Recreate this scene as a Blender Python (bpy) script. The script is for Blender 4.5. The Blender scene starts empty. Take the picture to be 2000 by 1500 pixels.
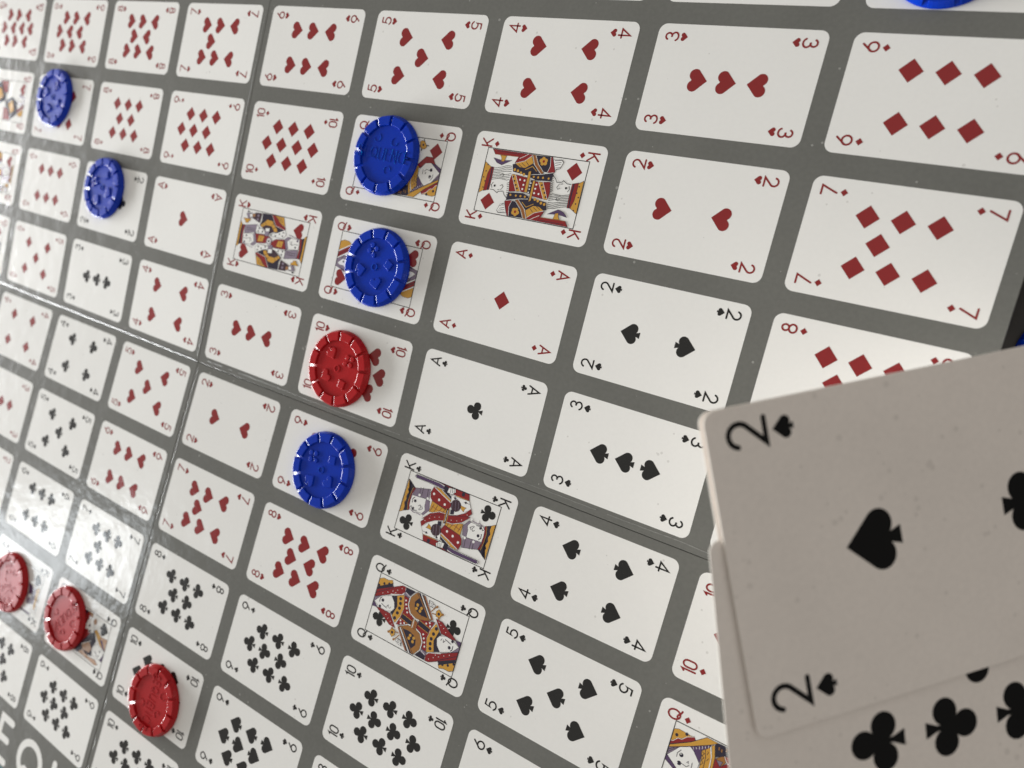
import bpy, bmesh, math, random
from mathutils import Matrix, Vector

# ------------------------------------------------------------------ camera, world, light
U = 0.033                                   # one board unit (row pitch) in metres
sc = bpy.context.scene
col = sc.collection
CAM_R = ((0.8410572, 0.240475, -0.484556), (-0.265247, 0.9640121, 0.0180226), (0.4714518, 0.113369, 0.8745745))
CAM_C = Vector((7.06372, 1.57892, 5.77902)) * U
cam_data = bpy.data.cameras.new("camera")
cam = bpy.data.objects.new("camera", cam_data)
col.objects.link(cam)
m = Matrix(CAM_R).transposed().to_4x4()
m.translation = CAM_C
cam.matrix_world = m
cam_data.sensor_width = 36.0
cam_data.sensor_fit = 'HORIZONTAL'
cam_data.lens = 1491.57 / 2000 * 36.0
cam_data.clip_start = 0.01
cam_data.clip_end = 50.0
cam_data.dof.use_dof = True
cam_data.dof.focus_distance = 0.207
cam_data.dof.aperture_fstop = 12.5
cam_data.dof.aperture_blades = 0
sc.camera = cam

world = bpy.data.worlds.new("World")
sc.world = world
world.use_nodes = True
bg = world.node_tree.nodes["Background"]
bg.inputs[0].default_value = (1.0, 0.952, 0.895, 1)     # warm light of the room
bg.inputs[1].default_value = 0.44

def area_lamp(name, loc, aim, sx, sy, watts, rgb):
    d = bpy.data.lights.new(name, 'AREA')
    d.shape = 'RECTANGLE'; d.size = sx; d.size_y = sy; d.energy = watts; d.color = rgb
    o = bpy.data.objects.new(name, d); col.objects.link(o)
    o.location = loc
    o.rotation_euler = (Vector(aim) - Vector(loc)).to_track_quat('-Z', 'Y').to_euler()
    return o
# daylight from the tall window to the left of the table
P0 = Vector((-1.06, -3.0, 0.2)) * U
def toward(az, el, dist):
    az, el = math.radians(az), math.radians(el)
    return Vector((math.cos(el) * math.cos(az), math.cos(el) * math.sin(az), math.sin(el))) * dist
# the wide, low window beside the table and the taller gap between its curtains
area_lamp("window_light", toward(195, 8.5, 2.2), (0, 0, 0), 2.0, 0.52, 145.0, (0.97, 0.985, 1.0))
area_lamp("curtain_gap_light", P0 + toward(201.5, 28.5, 2.0), P0, 0.24, 0.56, 2.5, (0.90, 0.96, 1.0))

sc.view_settings.view_transform = 'Standard'
sc.view_settings.look = 'None'
sc.view_settings.exposure = 0.08
sc.view_settings.gamma = 1.0
sc.view_settings.use_curve_mapping = False
sc.cycles.max_bounces = 6

# ------------------------------------------------------------------ materials
def mat_new(name):
    mt = bpy.data.materials.new(name); mt.use_nodes = True
    nt = mt.node_tree
    return mt, nt, nt.nodes, nt.links, nt.nodes["Principled BSDF"]

def laminate_bump(nt, N, L, b, strength=1.0):
    """fine orange-peel waviness of the laminated print, laid out in the place itself"""
    geo = N.new("ShaderNodeNewGeometry")
    n1 = N.new("ShaderNodeTexNoise"); n1.inputs["Scale"].default_value = 260; n1.inputs["Detail"].default_value = 5
    n1.inputs["Roughness"].default_value = 0.60
    L.new(geo.outputs["Position"], n1.inputs["Vector"])
    bp = N.new("ShaderNodeBump"); bp.inputs["Strength"].default_value = strength; bp.inputs["Distance"].default_value = 0.00010
    n5 = N.new("ShaderNodeTexNoise"); n5.inputs["Scale"].default_value = 120; n5.inputs["Detail"].default_value = 2
    L.new(geo.outputs["Position"], n5.inputs["Vector"])
    ma = N.new("ShaderNodeMath"); ma.operation = 'MULTIPLY_ADD'; ma.inputs[1].default_value = 2.6
    L.new(n5.outputs["Fac"], ma.inputs[0]); L.new(n1.outputs["Fac"], ma.inputs[2])
    L.new(ma.outputs[0], bp.inputs["Height"])
    L.new(bp.outputs["Normal"], b.inputs["Coat Normal"])
    return geo

def print_mat(name, rgb, rough=0.30, mottle=0.05, specks=0.0, bump=1.0, spec=0.5, fleck=(0.22, 0.20, 0.17, 1), thr=0.56, size=1.0):
    mt, nt, N, L, b = mat_new(name)
    geo = laminate_bump(nt, N, L, b, bump)
    b.inputs["Roughness"].default_value = 0.6
    b.inputs["Specular IOR Level"].default_value = 0.0
    b.inputs["Coat Weight"].default_value = min(1.0, spec * 2)      # clear laminate over the print
    b.inputs["Coat Roughness"].default_value = rough
    b.inputs["Coat IOR"].default_value = 1.48
    n2 = N.new("ShaderNodeTexNoise"); n2.inputs["Scale"].default_value = 900; n2.inputs["Detail"].default_value = 4
    L.new(geo.outputs["Position"], n2.inputs["Vector"])
    n3 = N.new("ShaderNodeTexNoise"); n3.inputs["Scale"].default_value = 45; n3.inputs["Detail"].default_value = 2
    L.new(geo.outputs["Position"], n3.inputs["Vector"])
    add = N.new("ShaderNodeMath"); add.operation = 'ADD'
    L.new(n2.outputs["Fac"], add.inputs[0]); L.new(n3.outputs["Fac"], add.inputs[1])
    mr = N.new("ShaderNodeMapRange"); mr.inputs["From Min"].default_value = 0.6; mr.inputs["From Max"].default_value = 1.4
    mr.inputs["To Min"].default_value = 1 - mottle; mr.inputs["To Max"].default_value = 1 + mottle
    L.new(add.outputs[0], mr.inputs["Value"])
    mul = N.new("ShaderNodeVectorMath"); mul.operation = 'SCALE'
    mul.inputs[0].default_value = rgb
    L.new(mr.outputs[0], mul.inputs["Scale"])
    out = mul.outputs[0]
    if specks:
        v = N.new("ShaderNodeTexVoronoi"); v.inputs["Scale"].default_value = 420; v.inputs["Randomness"].default_value = 1
        L.new(geo.outputs["Position"], v.inputs["Vector"])
        n4 = N.new("ShaderNodeTexNoise"); n4.inputs["Scale"].default_value = 170; n4.inputs["Detail"].default_value = 1
        L.new(geo.outputs["Position"], n4.inputs["Vector"])
        sz = N.new("ShaderNodeMapRange"); sz.inputs["From Min"].default_value = thr; sz.inputs["From Max"].default_value = 0.75
        sz.inputs["To Min"].default_value = 0.0; sz.inputs["To Max"].default_value = 0.20 * size
        L.new(n4.outputs["Fac"], sz.inputs["Value"])
        lt = N.new("ShaderNodeMath"); lt.operation = 'LESS_THAN'
        L.new(v.outputs["Distance"], lt.inputs[0]); L.new(sz.outputs[0], lt.inputs[1])
        sm = N.new("ShaderNodeMath"); sm.operation = 'MULTIPLY'; sm.inputs[1].default_value = specks
        L.new(lt.outputs[0], sm.inputs[0])
        mx = N.new("ShaderNodeMix"); mx.data_type = 'RGBA'
        L.new(sm.outputs[0], mx.inputs["Factor"]); L.new(out, mx.inputs["A"])
        mx.inputs["B"].default_value = fleck
        out = mx.outputs["Result"]
    L.new(out, b.inputs["Base Color"])
    return mt

M = {}
M['paper'] = print_mat("card_white_print", (0.785, 0.782, 0.750), 0.15, 0.02, specks=0.25)
M['grey'] = print_mat("board_grey_print", (0.136, 0.137, 0.124), 0.16, 0.10, specks=0.40, fleck=(0.45, 0.45, 0.42, 1), thr=0.52)
M['R'] = print_mat("ink_red", (0.235, 0.016, 0.017), 0.15, 0.06)
M['K'] = print_mat("ink_black", (0.014, 0.014, 0.013), 0.15, 0.08)
M['Y'] = print_mat("ink_amber", (0.55, 0.29, 0.045), 0.15, 0.05)
M['O'] = print_mat("ink_ochre", (0.30, 0.13, 0.028), 0.28, 0.10)
M['N'] = print_mat("ink_navy", (0.022, 0.018, 0.034), 0.15, 0.06)
M['P'] = print_mat("ink_purple", (0.085, 0.048, 0.115), 0.15, 0.06)
M['G'] = print_mat("ink_lilac_grey", (0.20, 0.155, 0.21), 0.28, 0.10)
M['B'] = print_mat("ink_plum", (0.050, 0.026, 0.036), 0.15, 0.06)
M['W'] = M['paper']
M['teal'] = print_mat("ink_teal", (0.10, 0.22, 0.26), 0.15, 0.06)
M['hand_paper'] = print_mat("playing_card_face", (0.785, 0.73, 0.675), 0.40, 0.05, specks=0.16, bump=0.15, thr=0.47, size=1.7, spec=0.3)
M['hand_black'] = print_mat("playing_card_black", (0.006, 0.006, 0.006), 0.5, 0.05, bump=0.15, spec=0.12)
M['hand_edge'] = print_mat("playing_card_edge", (0.50, 0.48, 0.41), 0.7, 0.12, bump=0.3)
M['tape'] = print_mat("board_edge_black", (0.012, 0.012, 0.013), 0.45, 0.1)
M['worn'] = print_mat("worn_crease", (0.16, 0.163, 0.15), 0.24, 0.30, bump=1.0)
M['hinge'] = print_mat("hinge_cloth", (0.07, 0.07, 0.065), 0.5, 0.15)
M['scratch'] = print_mat("scuffed_print", (0.19, 0.192, 0.178), 0.35, 0.35)

def plastic(name, rgb, rough):
    mt, nt, N, L, b = mat_new(name)
    b.inputs["Roughness"].default_value = rough
    b.inputs["Specular IOR Level"].default_value = 0.20
    b.inputs["Subsurface Weight"].default_value = 0.15
    b.inputs["Subsurface Radius"].default_value = (0.0008, 0.0008, 0.0008)
    b.inputs["Subsurface Scale"].default_value = 1.0
    geo = N.new("ShaderNodeNewGeometry")
    n1 = N.new("ShaderNodeTexNoise"); n1.inputs["Scale"].default_value = 1500; n1.inputs["Detail"].default_value = 3
    L.new(geo.outputs["Position"], n1.inputs["Vector"])
    bp = N.new("ShaderNodeBump"); bp.inputs["Strength"].default_value = 0.25; bp.inputs["Distance"].default_value = 0.00004
    L.new(n1.outputs["Fac"], bp.inputs["Height"]); L.new(bp.outputs["Normal"], b.inputs["Normal"])
    mr = N.new("ShaderNodeMapRange"); mr.inputs["To Min"].default_value = 0.9; mr.inputs["To Max"].default_value = 1.1
    L.new(n1.outputs["Fac"], mr.inputs["Value"])
    mul = N.new("ShaderNodeVectorMath"); mul.operation = 'SCALE'; mul.inputs[0].default_value = rgb
    L.new(mr.outputs[0], mul.inputs["Scale"]); L.new(mul.outputs[0], b.inputs["Base Color"])
    return mt
M['blue'] = plastic("blue_chip_plastic", (0.001, 0.030, 0.38), 0.21)
M['red'] = plastic("red_chip_plastic", (0.38, 0.009, 0.012), 0.22)

def table_mat():
    mt, nt, N, L, b = mat_new("dark_table_wood")
    geo = N.new("ShaderNodeNewGeometry")
    mp = N.new("ShaderNodeMapping"); mp.inputs["Scale"].default_value = (8, 90, 8)
    L.new(geo.outputs["Position"], mp.inputs["Vector"])
    n1 = N.new("ShaderNodeTexNoise"); n1.inputs["Scale"].default_value = 1.5; n1.inputs["Detail"].default_value = 6
    L.new(mp.outputs[0], n1.inputs["Vector"])
    cr = N.new("ShaderNodeValToRGB")
    cr.color_ramp.elements[0].color = (0.006, 0.005, 0.0045, 1); cr.color_ramp.elements[1].color = (0.022, 0.017, 0.013, 1)
    L.new(n1.outputs["Fac"], cr.inputs[0]); L.new(cr.outputs[0], b.inputs["Base Color"])
    b.inputs["Roughness"].default_value = 0.5
    return mt
M['table'] = table_mat()

# ------------------------------------------------------------------ mesh helpers
def obj(name, me, parent=None, mtx=None):
    o = bpy.data.objects.new(name, me)
    col.objects.link(o)
    if parent is not None:
        o.parent = parent
    if mtx is not None:
        o.matrix_local = mtx
    return o

def tag(o, label, cat=None, group=None, kind=None):
    if label: o["label"] = label
    if cat: o["category"] = cat
    if group: o["group"] = group
    if kind: o["kind"] = kind
    return o

class Sheet:
    """flat print: polygons, strokes and dots, each laid a hair above the one before"""
    def __init__(self, z0=0.0, dz=1e-6):
        self.v, self.f, self.mi, self.z, self.dz, self.mats = [], [], [], z0, dz, []
    def slot(self, key):
        if key not in self.mats: self.mats.append(key)
        return self.mats.index(key)
    def poly(self, pts, key):
        a = sum(pts[i][0] * pts[(i + 1) % len(pts)][1] - pts[(i + 1) % len(pts)][0] * pts[i][1] for i in range(len(pts)))
        if a < 0: pts = pts[::-1]
        b = len(self.v)
        self.v += [(p[0] * U, p[1] * U, self.z) for p in pts]
        self.f.append(tuple(range(b, b + len(pts)))); self.mi.append(self.slot(key))
        self.z += self.dz
    def disc(self, c, r, key, n=14):
        self.poly([(c[0] + r * math.cos(2 * math.pi * i / n), c[1] + r * math.sin(2 * math.pi * i / n)) for i in range(n)], key)
    def stroke(self, pts, w, key, closed=False):
        q = [Vector(p) for p in pts]
        n = len(q); h = w / 2
        L_, R_ = [], []
        for i in range(n):
            if closed: d0, d1 = (q[i] - q[i - 1]), (q[(i + 1) % n] - q[i])
            else:
                d0 = q[i] - q[i - 1] if i > 0 else q[1] - q[0]
                d1 = q[i + 1] - q[i] if i < n - 1 else q[-1] - q[-2]
            d0 = d0.normalized(); d1 = d1.normalized()
            t = d0 + d1
            if t.length < 1e-4: t = d1
            t.normalize()
            nn = Vector((-t.y, t.x)); c = max(0.36, nn.dot(Vector((-d1.y, d1.x))))
            L_.append(q[i] + nn * h / c); R_.append(q[i] - nn * h / c)
        k = self.slot(key)
        if closed:
            b = len(self.v)
            self.v += [(p.x * U, p.y * U, self.z) for p in L_] + [(p.x * U, p.y * U, self.z) for p in R_]
            for i in range(n):
                j = (i + 1) % n
                self.f.append((b + i, b + n + i, b + n + j, b + j)); self.mi.append(k)
            self.z += self.dz
            return
        cap = []
        def capf(c, dirv):
            a0 = math.atan2(dirv.y, dirv.x)
            return [c + Vector((math.cos(a0 + s), math.sin(a0 + s))) * h for s in (-1.05, -0.52, 0, 0.52, 1.05)]
        c1 = capf(q[-1], (q[-1] - q[-2])); c0 = capf(q[0], (q[0] - q[1]))
        b = len(self.v)
        self.v += [(p.x * U, p.y * U, self.z) for p in L_] + [(p.x * U, p.y * U, self.z) for p in R_]
        for i in range(n - 1):
            self.f.append((b + i, b + n + i, b + n + i + 1, b + i + 1)); self.mi.append(k)
        b2 = len(self.v)
        self.v += [(p.x * U, p.y * U, self.z) for p in c1] + [(p.x * U, p.y * U, self.z) for p in c0]
        self.f.append((b + n - 1, b + 2 * n - 1) + tuple(range(b2, b2 + 5))); self.mi.append(k)
        self.f.append((b + n, b) + tuple(range(b2 + 5, b2 + 10))); self.mi.append(k)
        self.z += self.dz
    def mesh(self, name):
        me = bpy.data.meshes.new(name)
        me.from_pydata(self.v, [], self.f)
        for k in self.mats: me.materials.append(M[k])
        for p, i in zip(me.polygons, self.mi): p.material_index = i
        me.update()
        return me

def arc(cx, cy, rx, ry, a0, a1, n=12):
    return [(cx + rx * math.cos(math.radians(a0 + (a1 - a0) * i / n)), cy + ry * math.sin(math.radians(a0 + (a1 - a0) * i / n))) for i in range(n + 1)]

def round_rect(w, h, r, n=6):
    o = []
    for cx, cy, a in ((w / 2 - r, h / 2 - r, 0), (-w / 2 + r, h / 2 - r, 90), (-w / 2 + r, -h / 2 + r, 180), (w / 2 - r, -h / 2 + r, 270)):
        o += arc(cx, cy, r, r, a, a + 90, n)
    return o

# stroke letters: x to the right, y up, cap height 1
GL = {
 '2': (.66, [arc(.32, .70, .29, .30, 165, -38, 12) + [(.04, .0), (.66, .0)]]),
 '3': (.60, [arc(.29, .755, .24, .245, 160, -88, 12) , arc(.28, .27, .30, .27, 88, -160, 12)]),
 '4': (.70, [[(.50, .0), (.50, 1.0), (.02, .26), (.70, .26)]]),
 '5': (.62, [[(.58, 1.0), (.17, 1.0), (.10, .52)] + arc(.29, .32, .32, .32, 118, -152, 13)]),
 '6': (.66, [arc(.33, .32, .31, .32, 0, 360, 20)[:-1], [(.50, 1.0), (.26, .70), (.06, .45)]]),
 '7': (.62, [[(.02, 1.0), (.62, 1.0), (.20, .0)]]),
 '8': (.62, [arc(.31, .765, .22, .235, 0, 360, 18)[:-1], arc(.31, .265, .29, .265, 0, 360, 18)[:-1]]),
 '9': (.66, [arc(.33, .68, .31, .32, 0, 360, 20)[:-1], [(.60, .55), (.40, .30), (.16, .0)]]),
 '10': (.86, [[(.0, .84), (.14, 1.0), (.14, .0)], arc(.58, .70, .25, .30, 0, 180, 9) + arc(.58, .30, .25, .30, 180, 360, 9)]),
 'A': (.70, [[(.0, .0), (.35, 1.0), (.70, .0)], [(.13, .30), (.57, .30)]]),
 'K': (.66, [[(.05, .0), (.05, 1.0)], [(.62, 1.0), (.08, .40)], [(.24, .58), (.66, .0)]]),
 'Q': (.74, [arc(.35, .54, .34, .45, 0, 360, 22)[:-1], [(.14, .20), (.26, .30), (.42, .25), (.56, .10), (.76, .02)]]),
 'S': (.60, [arc(.30, .745, .26, .255, 30, 265, 10) + arc(.30, .25, .28, .25, 80, -150, 10)]),
 'E': (.55, [[(.52, 1.0), (.05, 1.0), (.05, .0), (.54, .0)], [(.05, .52), (.46, .52)]]),
 'U': (.68, [[(.04, 1.0), (.04, .32)] + arc(.33, .30, .29, .30, 180, 360, 10) + [(.62, .32), (.62, 1.0)]]),
 'N': (.68, [[(.04, .0), (.04, 1.0), (.62, .0), (.62, 1.0)]]),
 'C': (.70, [arc(.40, .5, .37, .5, 50, 310, 16)]),
}
CLOSED = {'6': (0,), '8': (0, 1), '9': (0,), '10': (1,), 'Q': (0,)}

def pip_polys(suit):
    """list of polygons, unit about 1 wide, y up"""
    if suit == 'D':
        return [[(0, .49), (-.50, 0), (0, -.49), (.50, 0)]]
    if suit == 'H':
        r = arc(.25, .19, .265, .27, 150, -32, 12)
        l = [(-x, y) for x, y in r[::-1]]
        return [r + [(0, -.42)] + l]
    if suit == 'S':
        r = arc(.245, -.11, .25, .25, -152, 38, 12)
        l = [(-x, y) for x, y in r[::-1]]
        return [r + [(0, .51)] + l, [(-.025, -.12), (.025, -.12), (.155, -.50), (-.155, -.50)]]
    c = lambda x, y, r: [(x + r * math.cos(2 * math.pi * i / 18), y + r * math.sin(2 * math.pi * i / 18)) for i in range(18)]
    return [c(0, .265, .235), c(-.255, -.115, .235), c(.255, -.115, .235),
            [(-.17, .12), (.17, .12), (.10, -.14), (-.10, -.14)],
            [(-.035, .0), (.035, .0), (.05, -.28), (.14, -.50), (-.14, -.50), (-.05, -.28)]]

PIPSIZE = {'H': .168, 'S': .165, 'D': .162, 'C': .163}
INK = {'H': 'R', 'D': 'R', 'S': 'K', 'C': 'K'}
SUITNAME = {'H': 'hearts', 'D': 'diamonds', 'S': 'spades', 'C': 'clubs'}
PIPNAME = {'H': 'heart_pip', 'D': 'diamond_pip', 'S': 'spade_pip', 'C': 'club_pip'}
RANKNAME = {'A': 'ace', '2': 'two', '3': 'three', '4': 'four', '5': 'five', '6': 'six', '7': 'seven', '8': 'eight', '9': 'nine', '10': 'ten', 'Q': 'queen', 'K': 'king'}
# cards lie with their top towards -x: glyph (x right, y up) -> card (x = -y, y = x)
def g2c(x, y): return (-y, x)

_cache = {}
def pip_mesh(suit, scale=1.0, key=None):
    k = ('pip', suit, scale, key)
    if k not in _cache:
        s = Sheet(); sz = PIPSIZE[suit] * scale
        for pl in pip_polys(suit): s.poly([g2c(x * sz, y * sz) for x, y in pl], key or INK[suit])
        _cache[k] = s.mesh(PIPNAME[suit])
    return _cache[k]

def index_mesh(rank, suit, scale=1.0, key=None):
    """number with the small suit under it; origin at the middle of the number"""
    k = ('idx', rank, suit, scale, key)
    if k not in _cache:
        s = Sheet(); ink = key or INK[suit]
        w, strokes = GL[rank]; h = .103 * scale; lw = .0140 * scale
        for i, st in enumerate(strokes):
            s.stroke([g2c((x - w / 2) * h, (y - .5) * h) for x, y in st], lw, ink, closed=i in CLOSED.get(rank, ()))
        ss = {'H': .062, 'S': .060, 'D': .052, 'C': .056}[suit] * scale
        dx = {'10': .004}.get(rank, -.002)
        for pl in pip_polys(suit):
            s.poly([g2c(x * ss + dx * scale, y * ss - .102 * scale) for x, y in pl], ink)
        _cache[k] = s.mesh("corner_index")
    return _cache[k]

def layout(rank):
    """(x along the card, y across, upside down?)"""
    six = [(-.232, -.179, 0), (-.004, -.179, 0), (.224, -.179, 1), (-.232, .179, 0), (-.004, .179, 0), (.224, .179, 1)]
    four = [(-.236, -.179, 0), (.240, -.179, 1), (-.236, .179, 0), (.240, .179, 1)]
    return {'A': [(0, 0, 0)], '2': [(-.232, 0, 0), (.229, 0, 1)], '3': [(-.226, 0, 0), (0, 0, 0), (.223, 0, 1)],
            '4': four, '5': four + [(0, 0, 0)], '6': six, '7': six + [(-.118, 0, 0)],
            '8': six + [(-.130, 0, 0), (.107, 0, 1)], '9': six + [(-.352, 0, 0), (-.130, 0, 1), (.100, 0, 1)],
            '10': six + [(-.350, 0, 0), (-.130, 0, 1), (.098, 0, 1), (.327, 0, 1)]}.get(rank, [])

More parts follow.
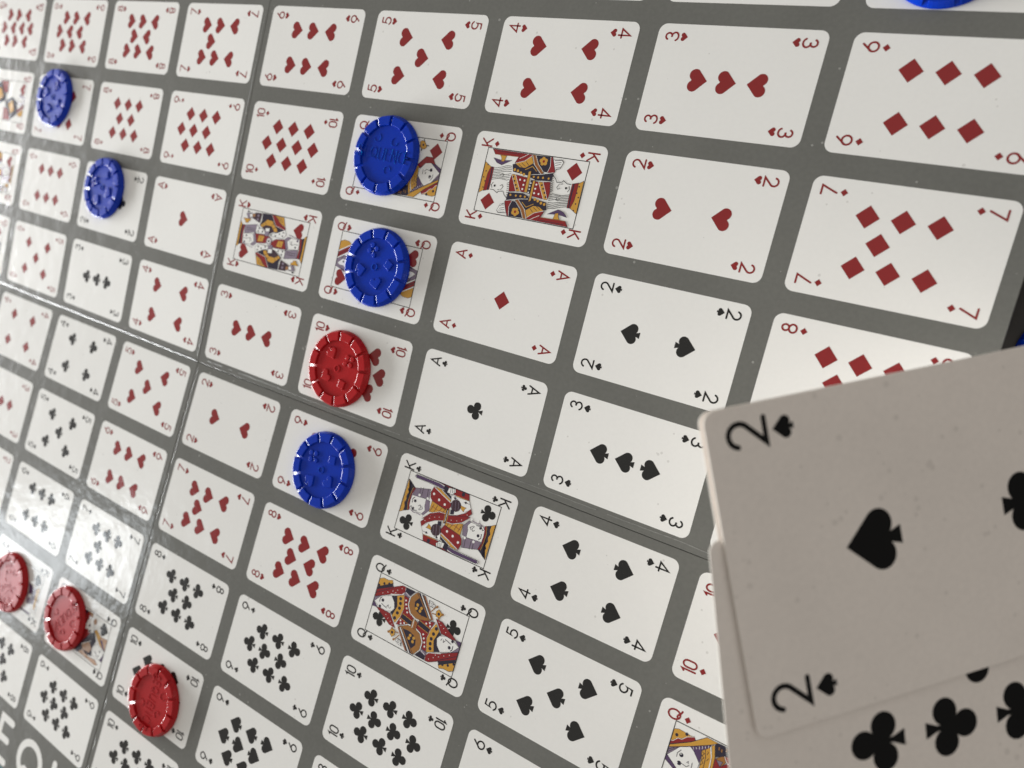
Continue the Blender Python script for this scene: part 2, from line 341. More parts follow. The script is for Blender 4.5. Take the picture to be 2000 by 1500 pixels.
ART = {
    'KC': 'pY0 -494,-203 -453,-180 -458,-133 -476,-109 -458,-84 -472,-43 -461,-11 -474,20 -458,50 -462,95 -503,117;pN0 -493,-202 -400,-147 -431,-67 -433,6 -411,74 -464,97 -461,51 -476,21 -463,-11 -472,-43 -459,-84 -476,-109 -459,-133 -454,-180;pR0 -414,-142 -395,-147 -419,-78 -418,0 -401,66 -417,76 -433,6 -431,-67;sY2.3 -425,-140 -436,-65 -438,7 -421,77;pG0 -395,-147 -237,-188 -225,-95 -414,-71;pW0 -412,-73 -255,-88 -251,-24 -235,15 -259,54 -386,60 -412,34 -417,-27;pG0 -255,-87 -212,-82 -192,-1 -240,62 -261,56 -235,15 -251,-24;sG6.3 -386,60 -350,72 -303,66 -246,74;sK3.2 -344,-168 -339,-99;sK3.2 -316,-176 -313,-101;sK3.2 -260,-179 -250,-95;dW12.7 -337,-98 -242,-97 -324,82 -257,80;sN5.4 -392,-9 -396,-43 -379,-63;dN14.5 -364,-32;dN11.8 -365,37;sN4.5 -401,34 -391,26 -370,54 -321,46;sN3.6 -316,-1 -299,-15 -287,3 -304,31;sN3.6 -293,31 -264,8 -281,-9;pR0 -208,-226 -227,-164 -216,-120 -188,-95 -55,-74 -8,-63 18,-116 2,-149 -106,-189;pY0 -200,-227 -102,-224 3,-175 2,-147 -104,-185;pN0 -127,-221 -75,-235 -4,-195 3,-162 -58,-188;sW5.4 -203,-221 -103,-182 3,-145;sW3.6 -116,-219 0,-170;dW11.8 -190,-160 -121,-127 -51,-108;pY0 -190,-94 -11,-62 -9,-30 -95,-9 -189,9;sN3.6 -178,-6 -158,-70;sN3.6 -137,-8 -117,-72;sN3.6 -97,-13 -68,-67;sN3.6 -49,-26 -35,-62;sR3.6 -178,-50 -103,-33 -17,-38;pR0 -170,-285 165,-286 183,-226 59,-221 -89,-230;sY4.5 43,-222 185,-222;dN18.1 107,-257;pW0 -431,-267 -169,-281 -106,-268 -98,-232 -258,-235 -418,-235 -441,-245;pP0 -433,-255 -419,-264 -165,-269 -106,-257 -101,-236 -261,-241 -419,-239;pN0 -106,-275 -60,-266 -55,-217 -93,-220;pW0 -54,-266 13,-281 27,-249 -6,-217 -61,-218;sK3.6 -32,-263 -28,-229;sK3.6 -18,-270 -7,-233;sK3.6 0,-274 10,-238;sK2.7 -54,-266 13,-281 27,-249 -6,-217 -61,-218;pW0 -7,-211 185,-221 219,-164 150,-88 57,-47 6,-150;dN10.9 36,-197 154,-196;sN2.7 20,-199 67,-198;sN2.7 134,-196 194,-196;pY0 100,-162 127,-155 173,-154 159,-136 157,-111 128,-125;dB56.2 65,-138;sG2.7 20,-155 32,-90;sG2.7 49,-183 71,-91;sG2.7 84,-178 98,-114;pN0 25,-88 65,-92 68,-54 32,-47;pR0 -240,92 -170,18 -80,-25 21,-34 103,-62 178,-109 221,-165 245,-124 187,-56 103,-5 35,15;sW3.6 -236,73 -171,15 -81,-28 20,-36 102,-65 177,-112 219,-164;dW3.6 -162,41 -118,16 -61,0 -10,-5 67,-18 113,-35 163,-64 202,-100',
    'KC_mid': 'pB0 -19,-82 16,-84 22,52 -13,52;sY5.4 -18,-79 -9,48;sY5.4 11,-81 19,49;sW3.6 0,-70 2,38',
    'QC': 'pY0 -515,-225 -460,-247 -400,-247 -358,-264 -341,-233 -504,-134;pN0 -506,-148 -349,-239 -327,-210 -510,-122;dN12.8 -489,-165 -437,-200 -384,-218;pR0 -512,-121 -328,-212 -239,-260 -198,-263 -192,-215 -219,-178 -336,-135 -505,-51;sN3.9 -510,-88 -323,-206;sW4.9 -196,-259 -192,-215 -217,-181 -274,-161 -337,-137;dW3.9 -424,-112 -374,-142 -325,-172 -277,-201 -235,-233 -290,-172;pG0 -507,-47 -432,-84 -445,-44 -493,-8 -512,-2;pW0 -436,-78 -324,-129 -277,-86 -257,-32 -270,-1 -338,26 -418,22 -491,-9;pP0 -516,2 -490,-5 -438,33 -515,39;sN5.9 -433,-25 -435,-58 -422,-74;dN15.7 -402,-52;dN13.8 -416,11;sN4.9 -407,-17 -342,-1;sN3.9 -346,-13 -330,-35 -325,-13;sN3.9 -309,-10 -300,-28;pR0 -449,35 -411,24 -337,28 -287,27 -194,128 -264,126 -326,94;dW3.9 -327,56 -295,80 -260,94 -235,112;pN0 -324,-129 -265,-153 -233,-62 -261,35 -290,20 -257,-32 -277,-86;pY0 -265,-153 -193,-188 -158,-74 -175,19 -211,88 -262,37 -233,-62;dN16.7 -220,-142 -208,-101 -204,-57 -213,-8 -226,46;sW4.9 -189,-185 -156,-75 -172,18 -208,89;pR0 -189,-185 -139,-182 -104,-78 -19,-34 -36,49 -193,92 -170,17 -156,-73;dW8.8 -159,-150 -147,-117 -130,-86 -113,-55 -158,40 -146,66 -112,47;pN0 -155,-26 -35,-4 -37,46 -163,18;sY3.9 -155,-26 -35,-4;sY3.9 -163,18 -37,46;pN0 -196,-263 -86,-263 -129,-208 -192,-227;pG0 -194,-226 -127,-209 -138,-182 -197,-192;sW3.9 -182,-217 -137,-197;pW0 -78,-265 -130,-200 -130,-124 -85,-58 -18,-30 61,-32 172,-94;pO0 -71,-263 -118,-200 -119,-129 -77,-66 -11,-43 67,-46 158,-93;pN0 -32,-227 -65,-180 -56,-137 -21,-104 41,-89 123,-96;dY14.7 -28,-163 13,-121 -30,-129 20,-150;pO0 -68,-269 21,-268 164,-107 127,-76;pN0 -51,-267 9,-266 149,-104 131,-91;sW8.8 -19,-266 136,-102;sR4.9 22,-267 162,-108;pW0 75,-250 109,-249 150,-229 142,-202 96,-206;sN3.9 74,-253 90,-232 79,-222;sN2.9 97,-235 132,-231;sN2.9 102,-222 134,-217;sN2.9 101,-208 133,-206;sO7.9 126,-167 170,-233;sO7.9 142,-155 237,-168;pY0 175,-188 198,-217 242,-185 224,-144 184,-146;dN13.8 207,-176;dO11.8 172,-229 247,-187 219,-142',
    'QC_mid': 'pO0 -36,-32 23,-18 25,53 -37,45;sW5.8 -19,-28 -19,48;sR5.8 6,-20 6,52',
    'KD': 'pY0 -500,-155 -431,-118 -437,-101 -451,-60 -454,-16 -455,41 -455,92 -496,120;pR0 -432,-119 -401,-119 -396,-25 -398,81 -453,98 -455,41 -454,-16 -451,-60 -437,-101;pN0 -423,-118 -411,-118 -406,-23 -407,83 -420,85 -418,-21;dN6.7 -467,-132 -472,-75 -482,-20 -460,13 -466,68;sK3.0 -398,-110 -333,-125 -272,-147 -219,-149;sK3.0 -399,-95 -329,-110 -269,-134 -217,-134;sK3.0 -399,-81 -325,-97 -264,-119 -214,-119;sK3.0 -397,-67 -337,-81 -259,-101 -214,-102;sK3.0 -397,-53 -334,-67 -282,-65 -213,-85;sK3.0 -395,-39 -330,-54 -278,-49 -217,-69;sK3.0 -394,-25 -326,-41 -274,-36 -219,-53;sK3.0 -394,-11 -323,-29 -238,-25 -219,-35;sK3.0 -315,-61 -302,-76 -279,-69 -288,-55;sK3.7 -386,75 -352,75 -308,97 -299,82 -251,74 -233,101 -192,134;sK3.7 -374,58 -385,35 -371,11;dK10.4 -349,39;sK3.0 -293,32 -275,19 -261,34 -279,65;sK3.0 -311,70 -292,64;sK3.0 -230,2 -212,-8;sK3.0 -226,15 -210,7;sK3.0 -223,32 -207,23;sK3.0 -219,50 -206,41;sK3.0 -218,67 -201,57;sK3.0 -215,84 -196,74;sK3.0 -210,101 -192,91;sK3.0 -205,118 -189,109;pR0 -452,-273 -158,-272 -173,-236 -418,-230;sN3.0 -406,-261 -180,-260;sO3.0 -418,-230 -173,-236;pP0 -425,-198 -351,-187 -285,-191 -234,-199 -280,-173 -327,-146 -382,-161;pY0 -361,-228 -298,-231 -303,-210 -309,-181 -337,-174 -343,-205;pR0 -157,-272 -44,-272 -42,-259 -79,-221 -175,-184 -199,-181 -182,-222;sW3.7 -162,-224 -112,-252 -82,-273;pY0 -194,-177 -108,-207 -46,-259 -16,-202 -84,-151 -141,-151;sN3.0 -155,-173 -117,-154;sN3.0 -127,-187 -88,-165;sN3.0 -91,-206 -59,-179;sW3.0 -194,-179 -108,-209 -46,-260;pN0 -218,-167 -193,-175 -141,-151 -84,-151 -16,-198 39,-147 78,-121 -26,-90 -198,-105;sY5.2 -80,-138 -17,-174 33,-139;dY12.7 -184,-124 -150,-118 -116,-105 -84,-96;pO0 -47,-273 -9,-271 31,-201 104,-134 80,-119 0,-183;sR3.7 -23,-263 12,-198 87,-129;sW3.0 -45,-272 -2,-190 79,-121;pN0 -9,-271 138,-276 154,-196 137,-142 97,-144 33,-201;sW3.0 -8,-268 33,-201 97,-144;dY17.9 73,-249 98,-238 97,-215 70,-211 55,-233;dR11.9 79,-229;pR0 138,-276 154,-274 209,-159 201,-147 137,-141 154,-196;sW3.0 137,-274 153,-196 137,-141;pW0 168,-253 249,-263 268,-245 247,-188 205,-172;sK3.0 184,-248 250,-260 266,-245;sK3.0 189,-228 247,-242;sK3.0 198,-209 244,-225;sK3.0 204,-189 249,-202 212,-177;pN0 -17,-101 198,-148 197,-76 47,-62 -15,-81;sW3.0 -17,-103 79,-118 198,-148;dY9.7 19,-89 63,-90 110,-93 165,-94;pR0 -163,-83 -41,-72 -32,54 -79,51;dW8.9 -107,-47 -62,-46 -63,-8 -64,28;pY0 -202,-83 -163,-83 -79,51 -121,56;dN8.9 -180,-62 -160,-29 -138,3 -118,31;sW3.0 -163,-83 -79,51;pR0 -210,-22 -202,-81 -121,56 -191,68;sW3.0 -202,-81 -123,56',
    'KD_mid': 'pN0 3,-59 35,-60 21,60 -13,56;pY0 -40,-126 -15,-133 -9,52 -37,52;pY0 23,-55 45,-62 48,111 28,128;dW6.6 7,-32 4,-7 6,20 4,48',
    'KH': 'pY0 -532,-143 -468,-110 -474,-55 -472,6 -463,111 -525,141;pN0 -470,-111 -453,-105 -455,-12 -433,101 -478,113 -475,53 -477,-8 -476,-62;pR0 -453,-106 -422,-107 -431,-16 -415,97 -441,102 -454,-5;pG0 -422,-106 -243,-141 -243,-55 -412,-18;pW0 -416,-18 -276,-34 -243,42 -288,82 -409,89 -419,35;pG0 -276,-34 -239,-56 -205,58 -242,89 -287,85 -243,42;sG5.3 -396,92 -316,101 -247,111;sK2.7 -393,-84 -273,-89;sK2.7 -392,-61 -268,-71;dN11.5 -372,0;dP13.3 -386,71;sN3.6 -340,21 -308,15 -308,54;sN3.6 -295,21 -282,49;sN3.6 -403,32 -348,30;pN0 -193,-269 -50,-275 28,-171 171,-149 77,-103 -99,-88 -203,-139 -182,-195;pR0 -50,-277 6,-280 100,-199 183,-169 173,-142 39,-164;sW2.7 -50,-275 28,-171 169,-147;pY0 -3,-277 129,-272 172,-180 98,-203;sN3.6 24,-267 59,-235;sN3.6 56,-265 89,-226;sN3.6 88,-262 118,-216;pY0 -193,-145 -138,-184 -104,-216 -23,-211 2,-181 56,-146 77,-111 31,-103 -24,-154 -108,-155 -162,-120;sN3.6 -164,-161 -140,-135;sN3.6 -127,-182 -113,-154;sN3.6 -27,-169 1,-185;sN3.6 4,-137 41,-154;pB0 -152,-121 -108,-154 -24,-153 30,-103 -41,-73 -98,-86;pW0 -245,-134 -97,-81 -30,-71 79,-104 180,-152 211,-97 157,-55 -15,-57 -101,-57 -243,-61;dK9.8 -201,-105 -208,-74 -144,-78 -7,-68 56,-68 111,-96 162,-120 157,-83;pR0 -244,-45 -89,-53 -16,-44 -20,-2 -74,34 -199,51;pY0 -181,-37 -97,-38 -113,26 -193,33;sR3.6 -161,-26 -131,22;pB0 -301,-259 -197,-267 -207,-160 -330,-193;sW4.4 -199,-266 -189,-194 -207,-154;dG14.2 -250,-233 -249,-192;pO0 -339,-238 -298,-248 -298,-210 -335,-204;pG0 -434,-230 -353,-247 -326,-202 -394,-181;pW0 -387,-233 -345,-240 -332,-208 -370,-194;pN0 -419,-266 -381,-250 -423,-243;pY0 -467,-175 -355,-182 -359,-162 -381,-155 -385,-133 -424,-132 -436,-153',
    'KH_mid': 'pG0 -111,-121 -40,-129 -38,-70 -53,-43 -97,-45;pW0 -104,-124 -43,-132 -42,-95 -99,-89;pG0 -16,46 46,35 63,118 1,122;pW0 -6,82 54,74 58,118 -2,125;dG38.2 -21,1;dW27.8 -21,1;dN13.9 -21,1',
    'QD': 'pY0 -501,-219 -468,-232 -419,-230 -373,-225 -347,-233 -395,-206 -426,-174 -456,-167 -486,-131 -501,-131;dN12.6 -470,-184 -402,-223;pR0 -500,-130 -485,-128 -456,-165 -425,-170 -395,-206 -346,-231 -329,-211 -357,-187 -501,-98;sW3.0 -500,-128 -485,-129 -456,-165 -425,-171 -395,-205 -347,-230;pY0 -503,-94 -357,-185 -260,-270 -172,-269 -214,-235 -348,-156 -502,-74;sN2.2 -503,-94 -357,-185 -260,-270;pG0 -503,-73 -423,-112 -448,-60 -497,-18;sN1.9 -499,-54 -458,-92;sN1.9 -498,-36 -437,-103;pW0 -423,-112 -350,-150 -317,-133 -277,-106 -258,-63 -262,-5 -315,56 -377,65 -496,-15;pP0 -503,-18 -433,30 -377,65 -389,80 -471,38 -502,25;pR0 -430,53 -377,65 -315,56 -260,2 -227,33 -305,116 -385,118;sN3.7 -426,-35 -428,-63 -408,-94;dN16.3 -396,-61;dW5.2 -401,-67;dN17.0 -396,2;dW9.6 -415,8;sN3.3 -382,-5 -340,2 -322,-17;sN3.3 -345,-29 -335,-41 -332,-24;sN3.7 -306,-46 -303,-7;pP0 -351,-151 -216,-230 -219,-212 -270,-162 -259,-111 -259,-67 -320,-131;sW1.5 -332,-157 -325,-145;sW1.5 -312,-168 -306,-155;sW1.5 -292,-181 -286,-165;sW1.5 -272,-193 -267,-177;sW1.5 -252,-205 -247,-190;sW1.5 -232,-218 -228,-204;pY0 -268,-162 -218,-213 -189,-148 -184,-47 -207,22 -247,19 -250,-36 -255,-113;sN3.7 -245,-183 -228,-127 -223,-58 -235,5;sN3.3 -224,-153 -218,-173 -226,-177;sN3.3 -215,-110 -206,-131;sN3.0 -261,-158 -243,-151 -256,-129 -238,-122 -251,-99 -235,-84 -248,-61;sW5.9 -215,-214 -190,-151 -183,-55 -200,18;pY0 -211,-232 -191,-245 -166,-160 -159,-60 -182,24 -198,25 -178,-66 -188,-156;pN0 -192,-257 -170,-270 -49,-277 42,-274 21,-219 -107,-202 -165,-163;dO5.6 -157,-241 -136,-235 -156,-229 -135,-224 -104,-256 -82,-252 -104,-243 -82,-240;pO0 -157,-161 -130,-187 -107,-201 -84,-164 -99,-136 -116,-115;pG0 -153,-151 -105,-157 -116,-115;pR0 -164,-161 -116,-115 -75,-160 -107,-202 -39,-216 29,-192 83,-135 -16,37 -159,76 -182,24 -159,-60;sW3.7 -105,-202 -82,-169 -32,-144 45,-138;pN0 42,-274 117,-271 210,-204 125,-119 29,-192;pY0 -57,-99 18,-100 6,-15 -64,4',
    'QDr': 'pY0 201,-243 219,-256 252,-249 266,-230 286,-205 271,-183 237,-179 210,-196;dN10.6 242,-217;sN6.1 237,-268 246,-252;sN6.1 278,-218 305,-215;sN6.1 233,-179 233,-162',
    'QH': 'pY0 -507,-178 -459,-196 -397,-194 -357,-173 -365,-148 -503,-90;sW8.6 -495,-84 -358,-161;pR0 -503,-72 -353,-158 -270,-135 -291,-70 -362,-103 -502,-18;sN4.3 -504,-41 -359,-126;pG0 -510,-3 -416,-50 -341,-30 -345,95 -501,73;pW0 -486,39 -428,-13 -332,0 -330,76 -409,53 -450,53;dN10.4 -410,15;sN4.3 -438,-11 -435,-35 -417,-46;pP0 -501,71 -383,87 -371,111 -430,88;pN0 -357,-157 -187,-264 -27,-120 6,-6 -173,60 -313,-4;pY0 -266,-120 -181,-174 -85,-48 -185,17;pR0 -187,-264 7,-269 36,-102 -83,-109',
    'QS': 'pR0 -4,-11 135,-82 218,-19 57,118 -18,263 -99,226;dW11.8 164,14 196,-18 112,70;pN0 53,111 231,-107 312,2 271,111 300,189 236,200 42,254 -51,260;pY0 233,-97 269,-125 482,-40 507,47 384,9;pO0 373,-80 518,-99 529,-35 516,34 358,-46;pP0 368,-42 415,-54 497,43 453,27;pW0 280,71 350,10 470,64 504,107 443,169 311,170 272,120;dN12.9 420,78;sN6.4 332,110 394,145;sN6.4 407,157 421,123;pP0 487,101 505,75 533,169 452,172;pO0 73,120 198,54 271,111 238,172 105,188;pO0 38,246 105,188 243,215 373,199 441,231 399,255 228,249;sW6.4 67,141 220,35;pW0 43,-178 117,-220 196,-182 233,-71 156,-37 89,-80;pO0 14,-257 142,-267 146,-224 53,-192;dN17.2 127,-115 160,-61;dO36.5 208,-196',
    'KS': 'pP0 229,-92 365,-57 404,-67 429,117 374,141 382,23 270,22;pY0 405,-66 486,-111 472,189 428,166;pG0 242,25 382,22 380,138 273,163;pW0 277,35 348,29 334,76 278,83;dN14.0 328,63;sN8.0 289,120 337,112;sP16.0 190,270 402,259;sN5.0 188,282 355,283',
}

COURT_Z = {}
def court_mesh(code):
    k = ('court', code)
    if k in _cache: return _cache[k]
    s = Sheet(dz=8e-7)
    fx, fy = .4995, .276
    cl = lambda x, y: (max(-fx, min(fx, x)), max(-fy, min(fy, y)))
    art = ART.get(code, '')
    def draw(txt, flip, extra=True):
        for e in txt.split(';'):
            hd, *pts = e.split(' ')
            t, c, w = hd[0], hd[1], float(hd[2:])
            P = [tuple(float(q) / 1000 for q in p.split(',')) for p in pts]
            P = [(x, -y) for x, y in P]                       # card y is up
            if flip: P = [(-x, -y) for x, y in P]
            P = [cl(x, y) for x, y in P]
            if t == 'd':
                for q in P: s.disc(q, w / 1000, c, 10)
            elif t == 's':
                Q = [P[0]] + [b for a, b in zip(P, P[1:]) if (Vector(a) - Vector(b)).length > 1e-4]
                if len(Q) > 1: s.stroke(Q, max(w, 3.2) * (1.35 if c in 'KN' else 1.1) / 1000, c)
            else:
                s.poly(P, c)
                Q = [q for i, q in enumerate(P) if (Vector(q) - Vector(P[i - 1])).length > 1e-3]
                if len(Q) > 2 and c not in 'NB': s.stroke(Q, .0030, 'N', closed=True)
    if art:
        draw(art, False); draw(art, True)
    if code == 'QD': draw(ART['QDr'], False); draw(ART['QDr'], True)
    if code + '_mid' in ART: draw(ART[code + '_mid'], False)
    COURT_Z[code] = s.z + 2e-6
    _cache[k] = s.mesh("court_picture")
    return _cache[k]

def frame_mesh():
    if 'frame' not in _cache:
        s = Sheet(); s.stroke([(-.5035, -.280), (.5035, -.280), (.5035, .280), (-.5035, .280)], .0068, 'K', closed=True)
        _cache['frame'] = s.mesh("picture_frame")
    return _cache['frame']

# ------------------------------------------------------------------ table and board
PU, CW, CH, GU, GV, TA, TB = 1.460272, 1.294204, 0.834179, -0.004497, 0.006416, 0.085167, -0.024301
ZT = -0.35
me = bpy.data.meshes.new("table")
me.from_pydata([(-1.6, -1.6, ZT * U), (1.6, -1.6, ZT * U), (1.6, 1.6, ZT * U), (-1.6, 1.6, ZT * U)], [], [(0, 1, 2, 3)])
me.materials.append(M['table'])
tag(obj("table", me), "dark wooden table top under the game board", kind='structure')

def quad(right, low):
    """matrix of one board panel's plane: x along the board, y up the picture, z out of the face"""
    eu = Vector((1, 0, 0)) if right else Vector((1, 0, -TB)).normalized()
    th = math.atan(TA)
    ey = Vector((0, 1, 0)) if not low else Vector((0, math.cos(th), -math.sin(th)))
    n = eu.cross(ey).normalized()
    return Matrix(((eu.x, ey.x, n.x, 0), (eu.y, ey.y, n.y, 0), (eu.z, ey.z, n.z, 0), (0, 0, 0, 1)))
def on_board(u, v, h=0.0, rot=0.0):
    return quad(u >= 0, v > 0) @ Matrix.Translation((u * U, -v * U, h)) @ Matrix.Rotation(rot, 4, 'Z')

board = bpy.data.objects.new("game_board", None); col.objects.link(board)
tag(board, "grey folding game board printed with rows of playing cards", "game board")

UE, VE, TH = 7.335, 6.05, 0.065
def panel_mesh(x0, x1, y0, y1, cx, cy):
    bm = bmesh.new()
    bmesh.ops.create_cube(bm, size=1.0)
    for v in bm.verts:
        v.co.x = (x0 if v.co.x < 0 else x1) * U; v.co.y = (y0 if v.co.y < 0 else y1) * U; v.co.z = (-TH if v.co.z < 0 else 0) * U
    top = [e for e in bm.edges if all(abs(v.co.z) < 1e-9 for v in e.verts)]
    bmesh.ops.bevel(bm, geom=top, offset=0.005 * U, segments=2, affect='EDGES', profile=0.5)
    for f in bm.faces:
        c = f.calc_center_median()
        outer = abs(c.x) > (UE - 0.001) * U or abs(c.y) > (VE - 0.001) * U
        f.material_index = 1 if (f.normal.z < -0.5 or outer) else 0
    me = bpy.data.meshes.new("board_panel"); bm.to_mesh(me); bm.free()
    me.materials.append(M['grey']); me.materials.append(M['tape'])
    return me
G = 0.0015
for right in (0, 1):
    for low in (0, 1):
        x0, x1 = ((G, UE) if right else (-UE, -G)); y0, y1 = ((-VE, -G) if low else (G, VE))
        obj("board_panel", panel_mesh(x0, x1, y0, y1, 0, 0), board, quad(right, low))

# worn fold lines between the panels
random.seed(5)
def crease_mesh(length, rad, amp, seed, gaps):
    rnd = random.Random(seed); v, f = [], []
    n = int(length / 0.05); prev = None; wob = 0
    for i in range(n + 1):
        x = length * i / n
        wob += rnd.uniform(-amp, amp); wob *= 0.9
        r = rad * rnd.uniform(0.75, 1.15)
        if gaps and rnd.random() < gaps: prev = None; continue
        b = len(v)
        for a in (0, 45, 90, 135, 180):
            v.append((x * U, (wob + r * math.cos(math.radians(a))) * U, (r * 0.55 * math.sin(math.radians(a)) - 0.0008) * U))
        if prev is not None:
            for k in range(4): f.append((prev + k, b + k, b + k + 1, prev + k + 1))
        prev = b
    me = bpy.data.meshes.new("fold_crease"); me.from_pydata(v, [], f); me.materials.append(M['worn'])
    for p in me.polygons: p.use_smooth = True
    return me
def lay(me, u, v, rz=0.0):
    return obj("fold_crease", me, board, on_board(u, v, 0.0) @ Matrix.Rotation(rz, 4, 'Z'))
lay(crease_mesh(7.2, 0.011, 0.001, 1, 0.0), -7.25, -0.012)
c = lay(crease_mesh(7.1, 0.0042, 0.003, 2, 0.05), 0.15, -0.050)
c.data.materials[0] = M['scratch']
lay(crease_mesh(5.9, 0.004, 0.002, 3, 0.05), -0.035, -0.06, math.radians(90)).data.materials[0] = M['scratch']
lay(crease_mesh(5.9, 0.0035, 0.001, 4, 0.10), 0.026, 5.95, math.radians(90)).data.materials[0] = M['scratch']
# cloth hinges seen down in the folds
for nm, a, b_, lo in (("hinge_strip", (-UE, -0.10), (UE, 0.10), 0), ("hinge_strip", (-0.10, -VE), (0.10, VE), 1)):
    me = bpy.data.meshes.new(nm); z = -0.03 * U
    if lo == 0:
        me.from_pydata([(a[0] * U, a[1] * U, z + TB * UE * U * 0.98), (0, a[1] * U, z), (b_[0] * U, a[1] * U, z), (b_[0] * U, b_[1] * U, z), (0, b_[1] * U, z), (a[0] * U, b_[1] * U, z + TB * UE * U * 0.98)], [], [(0, 1, 4, 5), (1, 2, 3, 4)])
    else:
        yl = -VE * U
        me.from_pydata([(a[0] * U, yl, z + TA * VE * U), (b_[0] * U, yl, z + TA * VE * U), (b_[0] * U, 0, z), (b_[0] * U, -yl, z), (a[0] * U, -yl, z), (a[0] * U, 0, z)], [], [(0, 1, 2, 5), (5, 2, 3, 4)])
    me.materials.append(M['hinge'])
    obj(nm, me, board)

# ------------------------------------------------------------------ the printed cards
s = Sheet(); s.poly(round_rect(CW, CH, .066, 7), 'paper'); FACE = s.mesh("printed_card")
RZ = Matrix.Rotation(math.pi, 4, 'Z')
def at(x, y, z, flip): 
    t = Matrix.Translation((x * U, y * U, z))
    return t @ RZ if flip else t
LAY1, LAY2 = 0.00002, 0.000012
def dress(card, rank, suit, sc_=1.0, key=None, z=LAY2, shift=0.0, spots=None, corner=None):
    if rank is None: return
    idm = index_mesh(rank, suit, sc_, key)
    yq = .322 if rank != '10' else .300
    for sx, sy in ((-1, 1), (-1, -1), (1, 1), (1, -1)):
        ix, iy = corner[0 if sy > 0 else 1] if corner and sx < 0 else (.526 * sc_, yq * sc_)
        obj("corner_index", idm, card, at(sx * ix + shift, sy * iy, z, sx > 0))
    for x, y, flip in spots or layout(rank):
        obj(PIPNAME[suit], pip_mesh(suit, sc_, key), card, at(x * sc_ + shift, -y * sc_, z, flip))
    if rank in 'QK':
        obj("court_picture", court_mesh(rank + suit), card, Matrix.Translation((0, 0, z)))
        obj("picture_frame", frame_mesh(), card, Matrix.Translation((0, 0, z)))
        big = pip_mesh(suit, .93, None)
        px, py = {'KC': (.399, .18), 'KD': (.387, .183), 'KH': (.36, .17), 'QC': (.39, .115)}.get(rank + suit, (.40, .175))
        obj(PIPNAME[suit], big, card, at(px, py, z, True))
        obj(PIPNAME[suit], big, card, at(-px, -py, z, False))

GRID = {
 -1: {7: '3D', 8: '4D', 9: None},
 0: {1: '10H', 2: '9H', 3: '8H', 4: '7H', 5: '6H', 6: '5H', 7: '4H', 8: '3H', 9: '6D'},
 1: {1: 'QH', 2: '7D', 3: '8D', 4: '9D', 5: '10D', 6: 'QD', 7: 'KD', 8: '2H', 9: '7D'},
 2: {1: 'KH', 2: '6D', 3: '2C', 4: 'AH', 5: 'KH', 6: 'QH', 7: 'AD', 8: '2S', 9: '8D'},
 3: {1: 'QD', 2: '5D', 3: '3C', 4: '4H', 5: '3H', 6: '10H', 7: 'AC', 8: '3S', 9: '9D'},
 4: {2: '4D', 3: '4C', 4: '5H', 5: '2H', 6: '9H', 7: 'KC', 8: '4S', 9: '10D'},
 5: {2: '3D', 3: '5C', 4: '6H', 5: '7H', 6: '8H', 7: 'QC', 8: '5S', 9: 'QD'},
 6: {2: '2D', 3: '6C', 4: '7C', 5: '8C', 6: '9C', 7: '10C', 8: '6S', 9: 'KD'},
 7: {3: 'KS', 4: 'QS', 5: '10S', 6: '9S', 7: '8S', 8: '7S'},
 8: {3: '8C', 4: '9C', 5: '10C', 6: 'QC'},
}
def cell(c, j):
    return (c - 4.5) * PU + (GU / 2 if c >= 5 else -GU / 2), (j - 3.5) + (GV / 2 if j >= 4 else -GV / 2)
for j, row in GRID.items():
    for c, code in row.items():
        u, v = cell(c, j)
        card = obj("printed_card", FACE, board, on_board(u, v, LAY1))
        if code:
            rank, suit = code[:-1], code[-1]
            if c > 1 and j >= 0 and (c, j) not in ((9, 6), (6, 8), (8, 7), (9, 3)):     # only where its face can be read
                card["label"] = "printed %s of %s on the board" % (RANKNAME[rank], SUITNAME[suit])
            dress(card, rank, suit)
        else:
            card["label"] = "plain white corner space printed on the board"

# the game's name in the bottom margin
x = -1.683 - 0.60
for ch, wd in (('S', .46), ('E', .52), ('Q', .70), ('U', .60), ('E', .52), ('N', .62), ('C', .62), ('E', .5)):
    w, strokes = GL[ch]; s = Sheet(); hh = .50; lw = .088
    for i, st in enumerate(strokes):
        s.stroke([(px * (.36 - lw) / w if ch != 'Q' else px * .50 / w, py * hh) for px, py in st], lw, 'paper', closed=i in CLOSED.get(ch, ()))
    uu = x + lw / 2
    obj("printed_letter", s.mesh("printed_letter"), board, on_board(uu, 5.60, LAY1))
    x += wd
for u0, u1 in ((-3.2, -0.02), (0.02, 3.2)):
    s = Sheet(); s.poly([(0, 0), (u1 - u0, 0), (u1 - u0, -.035), (0, -.035)], 'teal')
    obj("printed_line", s.mesh("printed_line"), board, on_board(u0, 5.665, LAY1) if u0 >= 0 else quad(False, True) @ Matrix.Translation((u0 * U, -5.665 * U, LAY1)))

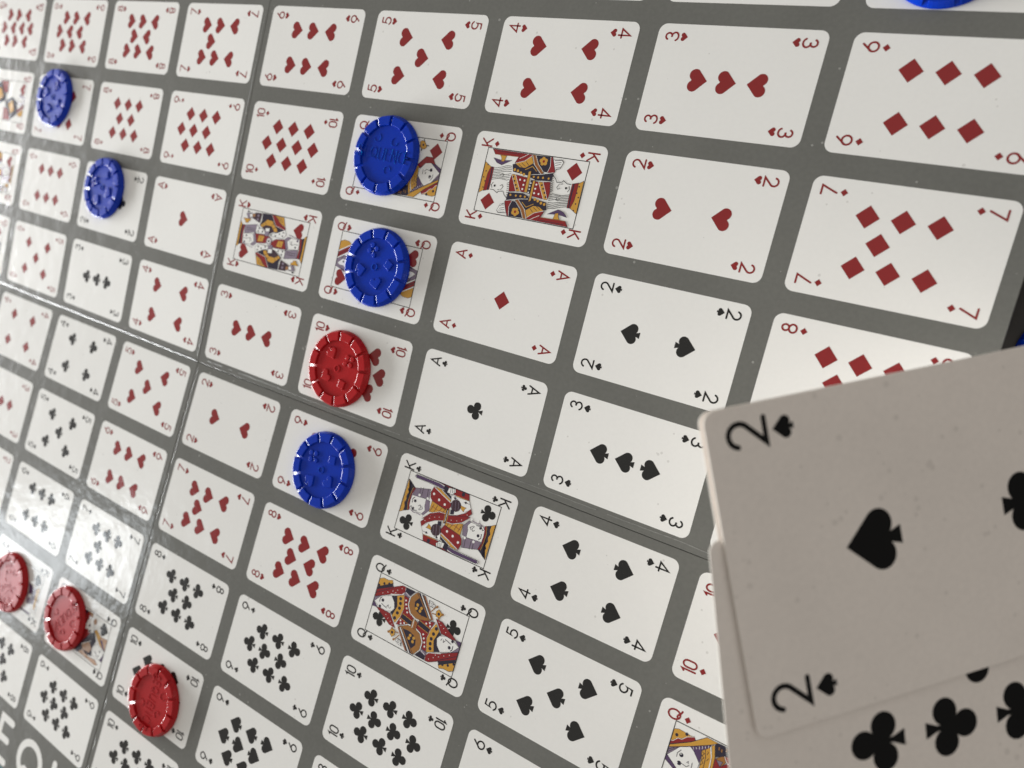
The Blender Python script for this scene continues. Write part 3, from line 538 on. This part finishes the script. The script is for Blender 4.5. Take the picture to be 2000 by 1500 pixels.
# ------------------------------------------------------------------ chips
RC, HC = 0.381 * U, 0.074 * U
def lathe(prof, n, cap=True):
    v, f = [], []
    for r, z in prof:
        v += [(r * math.cos(2 * math.pi * i / n), r * math.sin(2 * math.pi * i / n), z) for i in range(n)]
    for k in range(len(prof) - 1):
        for i in range(n):
            j = (i + 1) % n
            f.append((k * n + i, k * n + j, (k + 1) * n + j, (k + 1) * n + i))
    f.append(tuple(range(n))[::-1]); f.append(tuple(range((len(prof) - 1) * n, len(prof) * n)))
    return v, f
def chip_body():
    v, f = lathe([(RC * .97, 0), (RC * .995, HC * .06), (RC, HC * .14), (RC, HC * .36), (RC * .985, HC * .46), (RC * .96, HC * .56), (RC * .93, HC * .68), (RC * .735, HC * .70), (RC * .715, HC * .74)], 72)
    me = bpy.data.meshes.new("chip_body"); me.from_pydata(v, [], f)
    for p in me.polygons: p.use_smooth = len(p.vertices) == 4
    return me
def rim_block():
    bm = bmesh.new(); a = math.radians(12.6); n = 5
    rings = []
    for r, z in ((RC * .725, HC * .66), (RC * .725, HC), (RC * .945, HC), (RC * 1.0, HC * .40)):
        rings.append([bm.verts.new((r * math.cos(-a + 2 * a * i / n), r * math.sin(-a + 2 * a * i / n), z)) for i in range(n + 1)])
    for k in range(4):
        A, B = rings[k], rings[(k + 1) % 4]
        for i in range(n): bm.faces.new((A[i], A[i + 1], B[i + 1], B[i]))
    bm.faces.new([r[0] for r in rings]); bm.faces.new([r[-1] for r in rings][::-1])
    bmesh.ops.recalc_face_normals(bm, faces=bm.faces)
    es = [e for e in bm.edges if len(e.link_faces) == 2 and e.calc_face_angle(0) > 0.5 and max(v.co.z for v in e.verts) > HC * .8]
    bmesh.ops.bevel(bm, geom=es, offset=RC * .014, segments=2, affect='EDGES', profile=0.5)
    me = bpy.data.meshes.new("rim_block"); bm.to_mesh(me); bm.free()
    for p in me.polygons: p.use_smooth = False
    return me
def raised(polys, hgt, name, bev=0.006):
    bm = bmesh.new()
    for pl in polys:
        a = sum(pl[i][0] * pl[(i + 1) % len(pl)][1] - pl[(i + 1) % len(pl)][0] * pl[i][1] for i in range(len(pl)))
        if a < 0: pl = pl[::-1]
        vs = [bm.verts.new((x, y, 0)) for x, y in pl]
        fc = bm.faces.new(vs)
        ex = bmesh.ops.extrude_face_region(bm, geom=[fc])
        nv = set(g for g in ex['geom'] if isinstance(g, bmesh.types.BMVert))
        for v in nv: v.co.z = hgt
        te = [e for e in bm.edges if e.verts[0] in nv and e.verts[1] in nv]
        bmesh.ops.bevel(bm, geom=te, offset=RC * .018, segments=3, affect='EDGES', profile=0.5)
    bmesh.ops.recalc_face_normals(bm, faces=bm.faces)
    me = bpy.data.meshes.new(name); bm.to_mesh(me); bm.free()
    return me
EM = .27 * RC
EMBLEM = {}
for sname, suit in (('club', 'C'), ('diamond', 'D'), ('heart', 'H'), ('spade', 'S')):
    if suit == 'C':
        c = lambda x, y, r: [(x + r * math.cos(2 * math.pi * i / 14), y + r * math.sin(2 * math.pi * i / 14)) for i in range(14)]
        pl = [c(0, .36, .21), c(-.33, .0, .21), c(.33, .0, .21), [(0, -.05)] + arc(0, -.42, .18, .20, 20, -200, 10)]
    else: pl = pip_polys(suit)
    sz = EM * (1.25 if suit != 'D' else 1.15)
    if suit == 'D': pl = [[(x, y) for x, y in pl[0]]]
    EMBLEM[sname] = raised([[(x * sz, y * sz) for x, y in q] for q in pl], HC * .19, sname + "_emblem")
def ring_mesh():
    v, f = lathe([(RC * .095, 0), (RC * .095, HC * .10), (RC * .065, HC * .10), (RC * .065, -HC * .02)], 20)
    me = bpy.data.meshes.new("centre_ring"); me.from_pydata(v, [], f[:-2]); return me
def letters_mesh():
    """SEQUENCE in thin raised strokes right across the face"""
    s = Sheet(0, 0); total = sum(GL[c][0] + .20 for c in "SEQUENCE") - .20
    hh = .235 * RC / U; k = 1.66 * RC / U / (total * hh)
    x = -total / 2
    for c in "SEQUENCE":
        w, strokes = GL[c]
        for i, st in enumerate(strokes):
            s.stroke([((x + px) * hh * k, (py - .5) * hh * 1.25) for px, py in st], .015 * RC / U, 'blue', closed=i in CLOSED.get(c, ()))
        x += w + .20
    bm = bmesh.new(); vs = [bm.verts.new(p) for p in s.v]
    for q in s.f:
        try: bm.faces.new([vs[i] for i in q])
        except ValueError: pass
    ex = bmesh.ops.extrude_face_region(bm, geom=bm.faces[:])
    for g in ex['geom']:
        if isinstance(g, bmesh.types.BMVert):
            r = math.hypot(g.co.x, g.co.y)
            g.co.z = HC * .055 if r < RC * .69 else HC * .34
    bmesh.ops.recalc_face_normals(bm, faces=bm.faces)
    me = bpy.data.meshes.new("raised_lettering"); bm.to_mesh(me); bm.free()
    return me
def mark_mesh():
    s = Sheet(0, 0); s.stroke(arc(0, 0, .10 * RC / U, .10 * RC / U, 60, 300, 9), .016 * RC / U, 'blue')
    bm = bmesh.new(); vs = [bm.verts.new(p) for p in s.v]
    for q in s.f: bm.faces.new([vs[i] for i in q])
    ex = bmesh.ops.extrude_face_region(bm, geom=bm.faces[:])
    for g in ex['geom']:
        if isinstance(g, bmesh.types.BMVert): g.co.z = HC * .06
    bmesh.ops.recalc_face_normals(bm, faces=bm.faces)
    me = bpy.data.meshes.new("moulded_mark"); bm.to_mesh(me); bm.free()
    return me
BODY, BLOCK, RING, LETTERS, MARK = chip_body(), rim_block(), ring_mesh(), letters_mesh(), mark_mesh()
def coloured(me, key):
    k = (me.name, key)
    if k not in _cache:
        c = me.copy(); c.materials.clear(); c.materials.append(M[key]); c.name = me.name.split('.')[0]
        _cache[k] = c
    return _cache[k]
FLOOR = HC * .74
def chip(u, v, key, ang, side, label, mtx=None, tilt=0.0):
    e = bpy.data.objects.new("game_chip", None); col.objects.link(e)
    e.matrix_world = (mtx if mtx is not None else on_board(u, v, 0.00004)) @ Matrix.Rotation(math.radians(ang), 4, 'Z')
    tag(e, label, "chip", key + " chips")
    obj("chip_body", coloured(BODY, key), e)
    for k in range(12):
        obj("rim_block", coloured(BLOCK, key), e, Matrix.Rotation(math.radians(15 + 30 * k), 4, 'Z'))
    if side == 'suits':
        # club at 0, then clockwise diamond, heart, spade
        for nm, a, up in (('club', 0, -90), ('diamond', -93, 0), ('heart', -178, 90), ('spade', 90, 90)):
            r = RC * .44
            mt = Matrix.Translation((r * math.cos(math.radians(a)), r * math.sin(math.radians(a)), FLOOR)) @ Matrix.Rotation(math.radians(a + up), 4, 'Z')
            obj(nm + "_emblem", coloured(EMBLEM[nm], key), e, mt)
        obj("centre_ring", coloured(RING, key), e, Matrix.Translation((0, 0, FLOOR)))
    else:
        obj("raised_lettering", coloured(LETTERS, key), e, Matrix.Translation((0, 0, FLOOR)))
        for a, r in ((55, .42), (-60, .42), (130, .5)):
            obj("moulded_mark", coloured(MARK, key), e, Matrix.Translation((r * RC * math.cos(math.radians(a)), r * RC * math.sin(math.radians(a)), FLOOR)) @ Matrix.Rotation(math.radians(a), 4, 'Z'))
    return e
chip(2.226, -1.514, 'blue', 109.4, 'suits', "blue chip with raised suit emblems on the printed queen of hearts")
chip(2.038, -2.566, 'blue', -1.5, 'text', "blue chip with raised lettering covering half the printed queen of diamonds")
chip(2.045, -0.463, 'red', 38.6, 'suits', "red chip with raised suit emblems on the printed ten of hearts")
chip(2.167, 0.545, 'blue', 144.2, 'suits', "blue chip in the middle of the printed nine of hearts")
chip(0.776, 3.636, 'red', -91.0, 'text', "red chip with raised lettering on the printed ten of spades")
chip(-1.039, 3.486, 'red', -125.0, 'text', "red chip partly covering the printed queen of spades")
chip(-2.317, 3.557, 'red', -70.0, 'text', "red chip cut off by the left edge, on the printed king of spades")
chip(-3.807, -2.630, 'blue', 70.0, 'suits', "far blue chip on the printed seven of diamonds, nearest the upper left corner")
chip(-2.333, -1.632, 'blue', 160.0, 'suits', "blue chip on the printed two of clubs")
chip(6.373, -4.466, 'blue', 20.0, 'suits', "blue chip cut off by the top edge at the upper right")
chip(0, 0, 'blue', 50.0, 'suits', "blue chip in shadow on the dark table beyond the board's right edge",
     mtx=Matrix.Translation((7.80 * U, 2.02 * U, ZT * U + 0.0001)))

# ------------------------------------------------------------------ cards held up in front of the board
HX, HY, HN = Vector((0.656512, 0.384373, -0.649037)), Vector((-0.393925, 0.908485, 0.139561)), Vector((0.643284, 0.164048, 0.747846))
HCEN = Vector((7.30561, 0.95313, 0.8997))
HL, HS, HT = 2.697, 1.727, 0.0070
def held_mesh():
    bm = bmesh.new(); pts = round_rect(HL, HS, .066, 8)
    vs = [bm.verts.new((x * U, y * U, 0)) for x, y in pts]
    fc = bm.faces.new(vs)
    ex = bmesh.ops.extrude_face_region(bm, geom=[fc])
    for g in ex['geom']:
        if isinstance(g, bmesh.types.BMVert): g.co.z = -HT * U
    bmesh.ops.recalc_face_normals(bm, faces=bm.faces)
    for f in bm.faces: f.material_index = 0 if abs(f.normal.z) > .5 else 1
    es = [e for e in bm.edges if len(e.link_faces) == 2 and e.calc_face_angle(0) > 1.0]
    bmesh.ops.bevel(bm, geom=es, offset=0.0018 * U, segments=2, affect='EDGES', profile=0.5)
    me = bpy.data.meshes.new("playing_card"); bm.to_mesh(me); bm.free()
    me.materials.append(M['hand_paper']); me.materials.append(M['hand_edge'])
    return me
HME = held_mesh()
def held(dx, dy, back, rot, rank, suit, label, turned=False, **kw):
    org = (HCEN + HX * dx - HY * dy - HN * back) * U
    mt = Matrix(((HX.x, HY.x, HN.x, org.x), (HX.y, HY.y, HN.y, org.y), (HX.z, HY.z, HN.z, org.z), (0, 0, 0, 1)))
    e = bpy.data.objects.new("playing_card", None); col.objects.link(e)
    e.matrix_world = mt @ Matrix.Rotation(math.radians(rot + (180 if turned else 0)), 4, 'Z')
    tag(e, label, "playing card", "cards held up at the lower right")
    b = obj("card_stock", HME, e)
    if rank: dress(e, rank, suit, HS / CH, 'hand_black', 0.00002, **kw)
    return e
held(0, 0, 0, 0, '2', 'S', "two of spades playing card held up nearest the camera",
     spots=[(-.232, 0, 0), (.258, 0, 1)], corner=((1.118, .715), (1.118, .684)))
held(-.148, .768, .030, -4.9, '7', 'C', "playing card of clubs tucked under the two of spades", turned=True, shift=-.002)
held(-.010, .004, .042, -.35, None, None, "hindmost playing card, only its pale left edge showing behind the two of spades")
